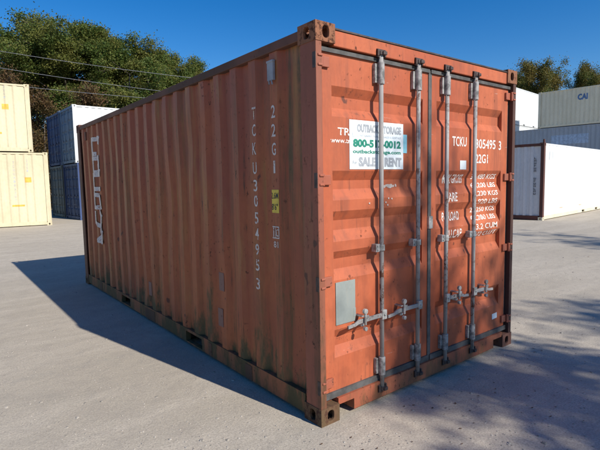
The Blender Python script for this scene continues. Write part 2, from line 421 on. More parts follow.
m_brail = weathered('base_rail_paint', (.31, .095, .038), (.24, .09, .04), streak=(.10, .065, .028), rust_amt=1.0, rough=.7, off=7., moss=.9, moss_z=.9)
m_cast_lo = weathered('lower_casting_paint', (.17, .085, .038), (.10, .055, .028), streak=(.07, .045, .02), rust_amt=1.8, streak_amt=.8, rough=.8, off=8., moss=.35, moss_z=.4, runs=.7)
m_cast_hi = weathered('upper_casting_paint', (.33, .13, .06), (.20, .085, .045), rust_amt=1.6, rough=.8, off=9.)
m_cast_dk = weathered('dark_casting_paint', (.10, .045, .03), (.15, .06, .04), rust_amt=1., rough=.8, off=9.5)
m_gask = plain('rubber_gasket', (.075, .072, .070), .7, 0, .3, 12)
m_zinc = plain('galvanised_steel', (.36, .35, .335), .45, .35, .4, 22)
m_guide = plain('dirty_guide_steel', (.24, .23, .225), .6, .2, .5, 25)
m_zinc2 = weathered('worn_galvanised_bar', (.35, .335, .325), (.25, .24, .235), streak=(.17, .12, .10), rust=(.10, .045, .028), rust_amt=1.7, streak_amt=.9, runs=.8, rough=.5, off=12.)
m_dark = plain('dark_steel_and_notch', (.07, .05, .045), .6, .3, .3, 20)
m_hinge = weathered('hinge_paint', (.36, .09, .045), (.30, .1, .06), rust_amt=1.2, off=13.)
m_under = plain('underframe_steel', (.035, .025, .02), .9, 0, .3, 5)

main = thing('shipping_container', 'large weathered orange container with silver locking bars and a white sale sign on its doors', 'shipping container')
MAIN_L, MAIN_H, MW = 6.058, 2.591, 2.438
cm = {(False, False, False): m_cast_lo, (True, False, False): m_cast_dk, (False, False, True): m_cast_hi, (True, False, True): m_cast_hi, (False, True, True): m_cast_dk, (True, True, True): m_cast_dk, (False, True, False): m_cast_lo, (True, True, False): m_cast_lo}
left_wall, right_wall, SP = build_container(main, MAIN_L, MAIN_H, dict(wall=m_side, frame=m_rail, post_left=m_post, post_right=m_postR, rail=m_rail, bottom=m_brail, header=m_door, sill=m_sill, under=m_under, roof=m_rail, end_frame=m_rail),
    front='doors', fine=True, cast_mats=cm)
# dark lip of the roof above the header
MB().box(.150, .006, MAIN_H-.030, MW-.150, .10, MAIN_H-.019).build('roof_lip', m_dark, main)

# doors: horizontal corrugation
DY = .045                      # outer plane of the door leaves
ZB = [(.42, 0), (.49, .036), (.55, .036), (.612, 0), (.95, 0), (1.02, .036), (1.09, .036), (1.145, 0), (1.21, 0), (1.285, .036), (1.35, .036), (1.413, 0), (1.485, 0), (1.558, .036), (1.616, .036), (1.68, 0), (2.03, 0), (2.09, .036), (2.165, .036), (2.225, 0)]
ZB = [(.26, 0)] + ZB + [(2.39, 0)]
def door_d(z):
    return interp(ZB, min(max(z, .26), 2.389))
def door_fn(x, z): return (x, DY+door_d(z)-.0016, z)
DB = [z for z, _ in ZB]
def make_door(xa, xb, pa, pb, label):
    """leaf xa..xb with the pressed panel pa..pb"""
    z0, z1 = .185, 2.432; mb = MB(); yb = DY+.05
    mb.box(xa, DY, z0, pa, yb, z1); mb.box(pb, DY, z0, xb, yb, z1)
    mb.box(pa, DY, z0, pb, yb, .26); mb.box(pa, DY, 2.39, pb, yb, z1)
    rows = [(z, d) for z, d in ZB]
    ring = lambda x: [(x, DY+d, z) for z, d in rows] + [(x, DY+d+.004, z) for z, d in reversed(rows)]
    mb.strip([ring(pa), ring(pb)], close=True)
    o = mb.build('door', m_door, main)
    return o
doorL = make_door(.070, 1.168, .165, 1.100, '')
doorR = make_door(1.205, MW-.075, 1.275, 2.262, '')

def tube_path(mb, pts, r, n=10):
    for a, b in zip(pts, pts[1:]): mb.tube(a, b, r, n=n)
# gaskets
g = MB(); g.box(.045, .030, 2.425, 1.17, .075, 2.452).box(.042, .030, .150, 1.17, .075, .192).box(1.166, .038, .15, 1.188, .09, 2.45)
g.box(.050, .052, .19, .072, .088, 2.43)
g.build('gasket', m_gask, doorL)
g = MB(); g.box(1.19, .030, 2.425, MW-.06, .075, 2.452).box(1.19, .030, .150, MW-.06, .075, .192).box(1.189, .040, .192, 1.207, .09, 2.425)
g.box(MW-.074, .050, .19, MW-.056, .075, 2.43)
g.build('gasket', m_gask, doorR)
# overlap plate and centre tab
MB().box(1.165, .026, 1.222, 1.215, .046, 1.322).build('centre_catch', m_zinc, doorR, bevel=.004)

YB = .006
def lock_bar(x, door, hz, side, hx, cx_):
    """vertical bar with guides, cams, and its handle running from x to hx at height hz"""
    mb = MB(); mb.tube((x, YB, .10), (x, YB, 2.47), .0165, n=16)
    bar = mb.build('locking_bar', m_zinc2, door, smooth=True); 
    # sleeves near the ends
    for za, zb in ((2.27, 2.42), (.20, .335)):
        s = MB().tube((x, YB, za), (x, YB, zb), .025, n=16)
        s.box(x-.045, .018, za+.01, x-.024, DY, zb-.01); s.box(x+.024, .022, za+.02, x+.045, DY, zb-.02)
        s.box(x-.046, .020, za+.03, x+.046, .030, zb-.03)
        s.build('bar_guide', m_guide, bar, bevel=.003)
    for zc in (1.135,):
        s = MB().box(x-.060, YB-.004, zc-.028, x-.018, DY+.004, zc+.028).tube((x, YB, zc-.022), (x, YB, zc+.022), .0235, n=16)
        s.box(x+.018, .02, zc-.02, x+.04, DY, zc+.02)
        for dz in (-.014, .014): s.tube((x-.042, YB-.012, zc+dz), (x-.042, YB, zc+dz), .006, n=8)
        s.build('bar_guide', m_zinc, bar, bevel=.003)
    # cams and keepers
    for zc, sg in ((2.476, 1), (.098, -1)):
        s = MB().tube((x, YB, zc-.012), (x, YB, zc+.014), .024, n=14)
        s.box(x-.008, YB-.034, zc-.012, x+.03, YB+.004, zc+.012)
        s.build('locking_cam', m_dark, bar, bevel=.003)
        s = MB().box(x-.040, -.006, zc-.020, x-.026, .014, zc+.026).box(x+.028, -.006, zc-.020, x+.042, .014, zc+.026).box(x-.040, .004, zc-.026, x+.042, .014, zc+.030)
        s.build('cam_keeper', m_dark, main, bevel=.002)
    # handle
    hub = MB().box(x-.024, YB-.030, hz-.034, x+.024, YB-.008, hz+.034).tube((x, YB-.040, hz), (x, YB-.028, hz), .007, n=8)
    hub.build('handle_hub', m_zinc, bar, bevel=.004)
    n = 10; rows = []
    for i in range(n+1):
        t = i/n; xx = x+(hx-x)*t; yy = YB-.022+.012*math.sin(t*math.pi*.9); zz = hz-.012*t - (.012 if t > .75 else 0)
        w = .015 if t < .8 else .011
        rows.append([(xx, yy-.006, zz-w), (xx, yy+.006, zz-w), (xx, yy+.006, zz+w), (xx, yy-.006, zz+w)])
    h = MB().strip(rows, close=True); h.add(rows[0], [(0, 1, 2, 3)]); h.add(rows[-1], [(0, 1, 2, 3)])
    h.build('door_handle', m_zinc2, door, bevel=.002)
    # catch: plate, swinging latch with round lobes
    c = MB().box(cx_-.032, .020, hz-.042, cx_+.032, DY, hz-.022).box(cx_-.014, YB-.006, hz-.050, cx_+.014, DY, hz-.034)
    c.box(cx_-.007, -.030, hz-.035, cx_+.007, -.018, hz+.052)
    c.tube((cx_-.002, -.034, hz+.062), (cx_-.002, -.014, hz+.062), .019, n=14).tube((cx_, -.034, hz-.062), (cx_, -.012, hz-.062), .015, n=14)
    c.box(cx_-.030, -.020, hz+.024, cx_-.006, .05, hz+.034); c.box(cx_+.004, -.026, hz+.010, cx_+.036, -.016, hz+.030)
    c.build('handle_catch', m_zinc, door, bevel=.002)
lock_bar(.590, doorL, .652, -1, .235, .392)
lock_bar(1.000, doorL, .650, -1, .635, .805)
lock_bar(1.362, doorR, .640, 1, 1.665, 1.515)
lock_bar(1.762, doorR, .632, 1, 2.055, 1.930)

# hinges
for zc in (.262, .955, 1.62, 2.36):
    for door, x0, sx in ((doorL, .0, 1), (doorR, MW, -1)):
        h = MB(); 
        a, b = sorted((x0+sx*.052, x0+sx*.135)); h.box(a, .026, zc-.032, b, DY+.004, zc+.032)
        a, b = sorted((x0+sx*.018, x0+sx*.055)); h.box(a, -.004, zc-.036, b, .012, zc-.022); h.box(a, -.004, zc+.022, b, .012, zc+.036)
        h.tube((x0+sx*.056, .016, zc-.040), (x0+sx*.056, .016, zc+.040), .0125, n=12)
        h.build('hinge', m_hinge, door, bevel=.003)
        if sx > 0: MB().box(.0015, .006, zc-.050, .0045, .036, zc+.045).build('hinge_notch_shade', m_dark, main)  # thin dark plate painted in for the shaded hinge notch in the post

# markings on the doors
m_white = marking('white_stencil', (.74, .70, .66), (.42, .11, .05), .34)
m_white2 = marking('worn_white_stencil', (.80, .74, .69), (.44, .13, .06), .42, 3)
d = Decal()
d.text('TCKU', 1.492, 1.882, .080, .205); d.text('305495', 1.835, 1.872, .082, .325); d.text('3', 2.215, 1.868, .082, .042)
d.text('22G1', 1.835, 1.745, .078, .20)
d.build('lettering', m_white, doorR, door_fn, DB, 1)
d = Decal()
for t, z in (('MAX GROSS', 1.575), ('TARE', 1.425), ('PAYLOAD', 1.262), ('CU.CAP.', 1.115)):
    d.text(t, 1.405, z, .075, {'MAX GROSS': .28, 'TARE': .17, 'PAYLOAD': .24, 'CU.CAP.': .25}[t])
rows = [('30,480 KGS', 1.600), ('67,200 LBS', 1.525), (' 2,230 KGS', 1.452), (' 4,920 LBS', 1.380), ('28,250 KGS', 1.308), ('62,280 LBS', 1.236), ('33.2 CUM', 1.160), ('1,172 CU.FT', 1.088)]
for t, z in rows: d.text(t, 1.815, z, .050, .40)
d.build('weight_lettering', m_white2, doorR, door_fn, DB, 1)
d = Decal(); d.text('TRITON', .215, 1.912, .050, .32); d.text('www.tritoncontainer.com', .150, 1.862, .030, .60)
d.build('lettering', m_white2, doorL, door_fn, DB, 1)
m_paper = plain('white_sign_vinyl', (.72, .76, .78), .4, 0, .04, 20)
# sale sign: thin vinyl board
def sign_fn(x, z): return (x, DY-.0052, z)
sx0, sx1, sz0, sz1 = .318, .868, 1.690, 2.020
sg = MB().box(sx0, DY-.004, sz0, sx1, DY-.001, sz1).build('sale_sign', m_paper, doorL)
mg = plain('sign_grey_ink', (.34, .36, .39), .5, 0, .05); mgr = plain('sign_green_ink', (.02, .22, .15), .5, 0, .1); mlg = plain('sign_faint_ink', (.50, .56, .62), .5)
def bold(dd, t, a, b, h, w, e=.0018): dd.text(t, a, b, h, w, bold=.055)
d = Decal(); bold(d, 'OUTBACK', sx0+.072, sz1-.080, .056, .215); bold(d, 'STORAGE', sx0+.31, sz1-.080, .056, .215)
bold(d, 'SALE', sx0+.085, sz0+.018, .066, .170, .003); bold(d, 'RENT', sx0+.345, sz0+.018, .066, .185, .003)
d.text('For', sx0+.030, sz0+.035, .022, .04)
d.text('or', sx0+.290, sz0+.030, .022, .03); d.build('lettering', mg, sg, sign_fn, (), 1)
d = Decal(); bold(d, '800-517-0012', sx0+.032, sz0+.148, .056, .49, .003); d.text('outbackstorage.com', sx0+.030, sz0+.100, .034, .49, bold=.03); d.build('phone_lettering', mgr, sg, sign_fn, (), 1)
d = Decal(); d.text('CONTAINERS  TRAILERS  SALES & RENTALS', sx0+.07, sz1-.110, .014, .45)
d.poly([(sx0+.030, sz1-.115), (sx0+.060, sz1-.115), (sx0+.064, sz1-.085), (sx0+.045, sz1-.070), (sx0+.026, sz1-.085)])
d.build('small_lettering', mlg, sg, sign_fn, (), 1)
# pale blue sticker, white labels, repair plate, scrapes
MB().box(.869, DY-.003, 1.81, .912, DY-.001, 1.945).build('blue_sticker', plain('pale_blue_sticker', (.25, .55, .66), .4), doorL)
MB().box(1.603, DY-.003, 1.690, 1.694, DY-.0012, 1.765).build('white_label', m_paper, doorR)
o = MB().box(0, DY-.003, 0, .085, DY-.0012, .052).build('white_label', m_paper, doorR); o.location = (2.155, 0, .287); o.rotation_euler = (0, math.radians(-3), 0)
m_plate = weathered('patch_metal', (.20, .225, .215), (.28, .30, .28), streak=(.33, .27, .20), rust_amt=.3, rough=.45, off=15.)
pl = MB().box(.176, DY-.006, .642, .358, DY-.001, .935)
pl.box(.338, DY-.007, .672, .362, DY-.003, .735)
pl.build('repair_plate', m_plate, doorL, bevel=.0015)
d = Decal()
for k in range(16):
    a = .665+.155*random.random(); b = 1.553+.018*random.random()+(a-.665)*.05
    w, h = random.uniform(.012, .035), random.uniform(.006, .016)
    d.poly([(a, b), (a+w*.5, b-h*.6), (a+w, b), (a+w*.8, b+h), (a+w*.3, b+h*1.1)])
for a, b in ((.70, 1.478), (.735, 1.474), (.67, 1.45), (.50, 1.45), (.69, 1.43)): d.poly([(a, b), (a+.012, b-.004), (a+.014, b+.008), (a+.002, b+.009)])
d.build('paint_scrape', plain('pale_scrape', (.55, .47, .42), .6), doorL, door_fn, DB, 1)

# side wall markings
def side_fn(y, z): return (.014+interp(SP, y)-.0020+dent(y, z), y, z)
SB = [s for s, _ in SP]
m_sw = marking('side_stencil', (.58, .52, .48), (.28, .075, .035), .42, 5)
d = Decal()
def ch(t, y, z, h=.088, w=.052): d.text(t, y+w/2, z-h/2, h, w, mirror=True)
for t, z in zip('TCKU', (2.125, 2.0, 1.865, 1.72)): ch(t, .742, z)
for t, z in zip('3054953', (1.59, 1.475, 1.345, 1.225, 1.105, .985, .84)): ch(t, .742, z)
for t, z in zip('22G1', (2.105, 1.975, 1.845, 1.72)): ch(t, .486, z, w=.048 if t != '1' else .022)
# IC mark and 81
d.stroke([(.535, 1.295), (.447, 1.295), (.447, 1.215), (.535, 1.215), (.535, 1.295)], .008); d.stroke([(.512, 1.285), (.512, 1.225)], .010); d.stroke([(.490, 1.295), (.490, 1.215)], .005)
d.stroke([(.456, 1.275), (.476, 1.275), (.476, 1.232), (.456, 1.232)], .008)
d.text('81', .515, 1.145, .045, .055, mirror=True)
d.build('lettering', m_sw, left_wall, side_fn, SB, 0)
m_yel = plain('yellow_label', (.62, .45, .045), .5, 0, .12, 15); m_blk = plain('black_ink', (.03, .03, .03), .6)
d = Decal(); d.rect(.438, 1.395, .540, 1.560); yl = d.build('height_label', m_yel, left_wall, side_fn, SB, 0)
d = Decal(); d.text('2.6M', .533, 1.495, .045, .088, mirror=True); d.text("8'6\"", .528, 1.415, .045, .075, mirror=True)
d.build('lettering', m_blk, yl, lambda y, z: (side_fn(y, z)[0]-.0015, y, z), SB, 0)
# big faded owner logo, letters turned on their side, as far as they can be made out
d = Decal(); lw = .062
def L_(pts, z1, hh):   # pts in unit square (a: 0 = left in photo, 1 = right ; b: 0 top, 1 bottom)
    q = []
    for (a, b), (c, e) in zip(pts, pts[1:]): q += [(a+(c-a)*i/6, b+(e-b)*i/6) for i in range(6)]
    q.append(pts[-1]); d.stroke([(5.225-.315*a, z1-hh*b) for a, b in q], lw)
zt = 2.30; cell = .262
L_([(.95, .25), (1, 0), (0, 0), (0, .82), (.25, .82)], zt, cell)
L_([(.0, 0), (.0, .9), (.35, .9), (.6, .65), (1, .85)], zt-cell, cell*.95); L_([(0, .1), (.9, .05), (.95, .55), (.5, .5)], zt-cell, cell*.95)
L_([(1, 0), (.0, .0), (.0, .8), (1, .8)], zt-2*cell, cell)
L_([(0, 0), (.0, .85), (.3, .85)], zt-3*cell, cell); L_([(0, .1), (.9, .25), (1, .85)], zt-3*cell, cell)
L_([(0, .15), (0, .7), (.4, .95), (.9, .8), (1, .3), (.8, 0)], zt-4*cell, cell)
L_([(.85, -.02), (1, .2), (.95, .75), (.5, .85), (.2, .75), (.9, .1)], zt-5*cell, cell)
d.build('owner_logo', marking('faded_logo_paint', (.62, .55, .50), (.33, .09, .05), .35, 8), left_wall, side_fn, SB, 0)
# vent box
v = MB().box(-.004, .455, 2.315, .016, .525, 2.445); v.box(-.008, .452, 2.435, .014, .528, 2.45); v.tube((-.002, .475, 2.315), (.0, .468, 2.285), .006, n=6).tube((-.002, .505, 2.315), (0, .505, 2.29), .006, n=6)
v.build('vent', plain('vent_grey', (.26, .27, .30), .6), left_wall, bevel=.002)
v = MB().box(-.004, 5.50, 2.315, .016, 5.56, 2.44); v.build('vent', m_rail, left_wall, bevel=.002)
# welded patches on the bottom rail
for yy, ww in ((2.95, .30), (.86, .10), (5.1, .12), (1.55, .05)): MB().box(.0065, yy, .030, .0101, yy+ww, .150).build('rail_patch', m_rail, main)
m_pt = weathered('patch_paint', (.17, .09, .09), (.2, .1, .08), rust_amt=.8, off=21)
for yy, zz in ((1.32, .36), (1.30, .68), (3.05, .32)): MB().box(.0095, yy, zz, .0135, yy+.085, zz+.16).build('wall_patch', m_pt, left_wall).location.x = dent(yy+.04, zz+.08)-.001

# ------------------------------------------------------------------ OTHER CONTAINERS
def simple_doors(root, mat, bar_mat, H, Wd=2.438, wall_depth=.03):
    for x0, x1 in ((.08, Wd/2-.008), (Wd/2+.008, Wd-.08)):
        zs = [.17+.01]; n = 5; seg = (H-.30)/n; rows = [(.18, 0)]
        for i in range(n):
            a = .18+seg*i; rows += [(a+seg*.62, 0), (a+seg*.74, wall_depth), (a+seg*.88, wall_depth), (a+seg*.995, 0)]
        mb = MB(); fw = .07
        ring = lambda x: [(x, .045+dd, z) for z, dd in rows] + [(x, .045+dd+.004, z) for z, dd in reversed(rows)]
        mb.strip([ring(x0+fw), ring(x1-fw)], close=True); z1 = rows[-1][0]
        mb.box(x0, .042, .16, x0+fw, .09, H-.12); mb.box(x1-fw, .042, .16, x1, .09, H-.12); mb.box(x0+fw, .042, z1, x1-fw, .09, H-.12)
        dr = mb.build('door', mat, root)
        for k, f in enumerate((.30, .72)):
            x = x0+(x1-x0)*f
            s = MB().tube((x, .008, .09), (x, .008, H-.10), .018, n=8)
            for zc in (.25, H*.43, H-.22): s.box(x-.04, -.006, zc-.03, x+.04, .042, zc+.03)
            s.build('locking_bar', bar_mat, dr)
        xm = (x0+x1)/2; MB().box(xm-.25, -.02, .68*H/2.591, xm+.2, -.006, .71*H/2.591).build('door_handle', bar_mat, dr)

def cont(name_label, O, xdir, L, H, z0, mats, doors=None, group=None, **kw):
    rz = math.atan2(xdir.y, xdir.x)
    t = thing('shipping_container', name_label, 'shipping container', (O.x, O.y, z0), rz, group)
    a, b, sp = build_container(t, L, H, mats, front='doors' if doors else 'plain', pockets=kw.pop('pockets', True), **kw)
    if doors: simple_doors(t, doors[0], doors[1], H)
    return t, a, b, sp

m_cream = weathered('cream_paint', (.60, .52, .345), (.66, .58, .39), streak=(.45, .38, .26), rust=(.35, .2, .1), rust_amt=-.1, streak_amt=.25, rough=.5, off=30)
m_cream_e = weathered('cream_rail_paint', (.57, .49, .32), (.63, .55, .37), rust=(.35, .2, .1), rust_amt=.2, streak_amt=.3, off=31)
m_white_c = weathered('white_container_paint', (.60, .61, .61), (.66, .67, .67), streak=(.50, .49, .46), rust=(.4, .25, .15), rust_amt=-.2, streak_amt=.15, rough=.45, off=32)
m_white_b = weathered('cream_sill_paint', (.70, .62, .45), (.76, .68, .5), rust=(.3, .18, .1), rust_amt=.4, off=33)
m_rustf = weathered('dark_rust_frame', (.085, .032, .024), (.12, .042, .03), rust_amt=.8, rough=.75, off=34)
m_greyend = weathered('grey_end_paint', (.56, .56, .58), (.62, .61, .63), streak=(.38, .37, .37), rust_amt=.1, streak_amt=.5, off=35)
m_navy = weathered('navy_paint', (.020, .045, .14), (.032, .062, .17), streak=(.02, .03, .08), rust=(.12, .07, .06), rust_amt=.3, streak_amt=.5, off=36)
m_white_shade = weathered('white_end_shade', (.13, .19, .27), (.17, .23, .31), streak=(.10, .13, .18), rust_amt=.3, off=37)  # white door end in shade, the shade put into the colour as slate blue
m_greyd = weathered('grey_green_paint', (.12, .135, .125), (.165, .18, .16), streak=(.08, .09, .085), rust_amt=.5, off=38)
m_bluegrey = weathered('blue_grey_paint', (.34, .37, .40), (.40, .425, .45), streak=(.27, .29, .31), rust_amt=0, streak_amt=.4, off=39)
m_beige = weathered('beige_paint', (.76, .67, .47), (.82, .73, .53), streak=(.50, .46, .36), rust=(.3, .16, .08), rust_amt=.1, streak_amt=.4, off=40)
m_navybar = plain('navy_bar_steel', (.06, .08, .15), .5, .3); m_slatebar = plain('slate_bar_steel', (.2, .25, .32), .5, .3)

# cream stack: long sides face the camera
P = Vector((1.751, 18.644, 0))
zb = .083
cr = dict(wall=m_cream, frame=m_cream_e)
xF = Vector((.115, .993, 0)).normalized(); yL = Vector((-xF.y, xF.x, 0))
t1, w1, _, csp = cont('cream high cube container standing on the gravel with a cream one on its roof', P, xF, 12.19, 2.896, zb, cr, deep=.022, group='stacked cream containers')
P2 = P + yL*.48
t2, w2, _, csp = cont('cream container stacked on top of the cream high cube container', P2, xF, 12.19, 2.591, zb+2.898, cr, deep=.022, group='stacked cream containers')
for w, zh, sh in ((w1, 1.72, 0), (w2, 1.60, 0.1)):
    prof = csp; fn = lambda y, z: (.014+interp(csp, y)-.003, y, z); cb = [s for s, _ in csp if s < 4]
    ylm = plain('orange_yellow_label', (.80, .42, .07), .5)
    d = Decal(); d.rect(.62+sh, zh, .84+sh, zh+.20); d.build('yellow_label', ylm, w, fn, cb, 0)
    d = Decal(); d.rect(.90+sh, zh-.93, 1.32+sh, zh-.86); d.build('yellow_strip', ylm, w, fn, cb, 0)
    d = Decal()
    for i, t in enumerate('TCNU4185207'): d.text(t, 1.22+sh, zh+.72-.145*i, .095, .065, mirror=True)
    for i, t in enumerate('22G1'): d.text(t, .76+sh, zh+.80-.13*i, .085, .055, mirror=True)
    d.build('lettering', plain('grey_ink', (.42, .42, .40), .6), w, fn, cb, 0)

# blue and white stack of four
P = Vector((3.208, 20.642, 0)); WD = 2.438; xB = Vector((math.cos(-1.531), math.sin(-1.531), 0))
O1 = P - xB*WD; O2 = P - xB*(2*WD+.06)
cont('dark navy container at the bottom of the stack under the white one', O1+xB*.22, xB, 6.058, 2.591, zb, dict(wall=m_navy, frame=m_navy, under=m_under), doors=(m_navy, m_navybar), group='stack of four by the trees')
cont('white container with its door end toned slate blue as shaded, stacked above a navy one', O1, xB, 6.058, 2.591, zb+2.593, dict(wall=m_white_c, frame=m_white_shade, wall2=m_white_c, post_right=m_white_c, rail=m_white_c, header=m_white_shade, bottom=m_white_c, roof=m_white_c), doors=(m_white_shade, m_slatebar), group='stack of four by the trees', deep=.025,
     cast_mats={(True, False, True): m_white_c, (True, False, False): m_white_c, (True, True, True): m_white_c})
cont('dull grey container on the gravel between the cream stack and a navy container', O2, xB, 6.058, 2.591, zb, dict(wall=m_greyd, frame=m_greyd, under=m_under), doors=(m_greyd, m_greyd), group='stack of four by the trees')
cont('bright navy container on top of the dull grey container, beside the white one', O2, xB, 6.058, 2.591, zb+2.593, dict(wall=m_navy, frame=m_navy), doors=(m_navy, m_navybar), group='stack of four by the trees')

# white high cube on the right
P = Vector((15.946, 5.88, 0)); xW = Vector((math.cos(-1.47), math.sin(-1.47), 0))
t, a, b, sp = cont('long smooth white container with a grey ribbed end and rusty brown end frame', P-xW*WD, xW, 12.19, 2.896, 0, dict(wall=m_white_c, frame=m_white_c, wall2=m_white_c, post_right=m_rustf, post_left=m_rustf, end_frame=m_rustf, end=m_greyend, bottom=m_white_b, roof=m_white_c, under=m_under, rail=m_white_c), right_panel='smooth',
     cast_mats={(True, False, True): m_rustf, (True, False, False): m_white_b, (False, False, True): m_rustf, (False, False, False): m_rustf})
# rust-brown top rim, faded blue-grey panel mark and warning labels on the smooth side
fnw = lambda y, z: (WD-.008, y, z)
d = Decal(); d.stroke([(.62, 2.28), (.62, 2.58), (.98, 2.58), (.98, 2.28), (.62, 2.28)], .02)
for i in range(4): d.rect(.66, 2.31+.065*i, .93, 2.335+.065*i)
d.build('faded_mark', plain('faded_blue_mark', (.62, .68, .72), .6), b, fnw)
d = Decal()
tanm = plain('tan_label', (.55, .42, .25), .6)
for yy in (1.9, 4.4): d = Decal(); d.rect(yy, .37, yy+.36, .40); d.build('rail_label', tanm, b, fnw)
MB().box(.0, -.02, 2.9, .05, .05, 3.02).build('lifting_eye', m_rustf, t).location = (WD-.06, .05, 0)
d = Decal()
for i in range(15):
    if i in (6, 7): continue
    z = 2.36-.095*i; d.stroke([(2.10, z), (2.10, z-.06)], .02); d.stroke([(2.10, z-(.02 if i % 2 else .055)), (2.155, z-(.02 if i % 2 else .055))], .018)
    if i % 3: d.stroke([(2.155, z), (2.155, z-.06)], .018)
fe = [o for o in t.children if o.name.startswith('end_wall')][0]
d.build('lettering', plain('dark_ink', (.05, .05, .06), .6), fe, lambda x, z: (x, .017, z))

# far stack: blue-grey under beige
E = Vector((33.42, 14.35, 0)); yS = Vector((-.115, .993, 0)).normalized(); xS = Vector((yS.y, -yS.x, 0)); LOGO = 2.55
Ob = E - yS*12.19
kw = dict(deep=.036)
cont('blue grey container hidden at the bottom of the far stack', Ob+yS*1.8, xS, 12.19, 2.591, 0, dict(wall=m_bluegrey, frame=m_bluegrey), group='far stack behind the white container')
t, a, b, sp = cont('long blue grey container with a pale blue rectangle, under the beige one', Ob+yS*1.8, xS, 12.19, 2.591, 2.593, dict(wall=m_bluegrey, frame=m_bluegrey), group='far stack behind the white container')
fs_ = lambda y, z: (.014+interp(sp, y)-.004, y, z)
d = Decal(); y1 = 12.19-1.8-.9; d.rect(y1-2.4, 1.35, y1, 2.0)
pm = d.build('faded_logo', plain('faded_light_blue', (.40, .49, .60), .6), a, fs_, [s for s, _ in sp if y1-2.5 < s < y1+.1], 0)
t, a, b, sp2 = cont('beige ribbed container with a small blue logo, top of the far stack', Ob, xS, 12.19, 2.591, 5.186, dict(wall=m_beige, frame=m_beige), group='far stack behind the white container')
fs2 = lambda y, z: (.014+interp(sp2, y)-.004, y, z)
d = Decal(); bold(d, 'CAI', 0, 0, .42, .62, .012)
for v in d.bm.verts: v.co.x = 12.19-LOGO-v.co.x; v.co.y += 1.72
d.build('logo', plain('blue_logo_ink', (.10, .19, .36), .6), a, fs2, [s for s, _ in sp2 if 6 < s < 12], 0)
# white containers behind, seen over the blue-grey one
xw = Vector((-.1, .995, 0)).normalized(); Ow = Vector((35.11, 16.69, 0)) + Vector((xw.y, -xw.x, 0))*5.2; 
for i, lab in enumerate(('white container hidden at the foot of the rear stack', 'white container hidden in the middle of the rear stack', 'bright white container seen just right of the orange doors, left of the beige one')):
    cont(lab, Ow, xw, 6.058, 2.896, i*2.898, dict(wall=m_white_c, frame=m_white_c), deep=.02, group='white stack behind the blue grey container')

# ------------------------------------------------------------------ TREES
def leaf_mat(name, cols, trans=.35):
    m, n, l, b = nodes_of(name)
    g = n.new('ShaderNodeNewGeometry'); cr = n.new('ShaderNodeValToRGB'); cr.color_ramp.interpolation = 'LINEAR'
    el = cr.color_ramp.elements
    for i, (p, c) in enumerate(cols):
        if i < 2: el[i].position = p; el[i].color = (*c, 1)
        else: e = el.new(p); e.color = (*c, 1)
    l.new(g.outputs['Random Per Island'], cr.inputs[0])
    big = ramp(n, l, noise(n, l, .55, 3, .6), .40, .62)
    c = mixc(n, l, mathn(n, l, 'MULTIPLY', big, .5), cr.outputs[0], cols[-1][1])
    l.new(c, b.inputs['Base Color']); b.inputs['Roughness'].default_value = .6; b.inputs['Specular IOR Level'].default_value = .25
    tr = n.new('ShaderNodeBsdfTranslucent'); l.new(c, tr.inputs[0]); mx = n.new('ShaderNodeMixShader'); mx.inputs[0].default_value = trans
    l.new(b.outputs[0], mx.inputs[1]); l.new(tr.outputs[0], mx.inputs[2]); l.new(mx.outputs[0], n['Material Output'].inputs[0])
    return m
lm_green = leaf_mat('green_leaves', [(0, (.040, .078, .018)), (.5, (.085, .130, .026)), (.9, (.15, .18, .038)), (1, (.20, .17, .04))])
lm_olive = leaf_mat('olive_leaves', [(0, (.055, .085, .02)), (.55, (.11, .135, .03)), (.9, (.16, .15, .035)), (1, (.20, .12, .03))])
lm_brown = leaf_mat('brown_leaves', [(0, (.07, .05, .025)), (.5, (.15, .075, .035)), (.85, (.19, .11, .04)), (1, (.07, .07, .025))])
m_bark = plain('bark', (.12, .095, .075), .9, 0, .35, 6)

def skeleton(rs, H, rad, start=.32, limbs=8, twig=.5):
    """returns segments [(p0,p1,r0,r1)] and crown tips"""
    segs, tips = [], []
    def grow(p, d, ln, r, depth):
        k = 3; q = p.copy(); dd = d.copy()
        for i in range(k):
            dd = (dd + Vector((rs.uniform(-.22, .22), rs.uniform(-.22, .22), rs.uniform(-.05, .16)))).normalized()
            q2 = q + dd*ln/k; r2 = r*(1-.16*(i+1)); segs.append((q.copy(), q2.copy(), r*(1-.16*i), r2)); q = q2
            if depth < 3 and i >= 1 or (depth < 3 and rs.random() < .4):
                for _ in range(2 if depth < 2 else 1):
                    side = Vector((rs.gauss(0, 1), rs.gauss(0, 1), rs.gauss(.15, .6))).normalized()
                    nd = (dd*.75 + side*.85).normalized(); grow(q, nd, ln*rs.uniform(.5, .72), r2*.6, depth+1)
            if depth >= 2: tips.append(q.copy())
        tips.append(q.copy())
    q = Vector((0, 0, -.2)); d = Vector((rs.uniform(-.05, .05), rs.uniform(-.05, .05), 1)); n = 9; r = H*.017
    for i in range(n):
        t = (i+1)/n; q2 = q + Vector((rs.uniform(-.05, .05)*H*.1, rs.uniform(-.05, .05)*H*.1, H*.86/n)); r2 = H*.019*(1-t*.8)
        segs.append((q.copy(), q2.copy(), r, r2)); q, r = q2, r2
        if t > start:
            for _ in range(max(1, limbs//5)+ (rs.random() < .5)):
                a = rs.uniform(0, 6.28); up = .25+.9*t
                grow(q, Vector((math.cos(a), math.sin(a), up*.8)).normalized(), rad*rs.uniform(.65, 1.0)*(1.15-.55*t), r*.5, 1)
    return segs, tips
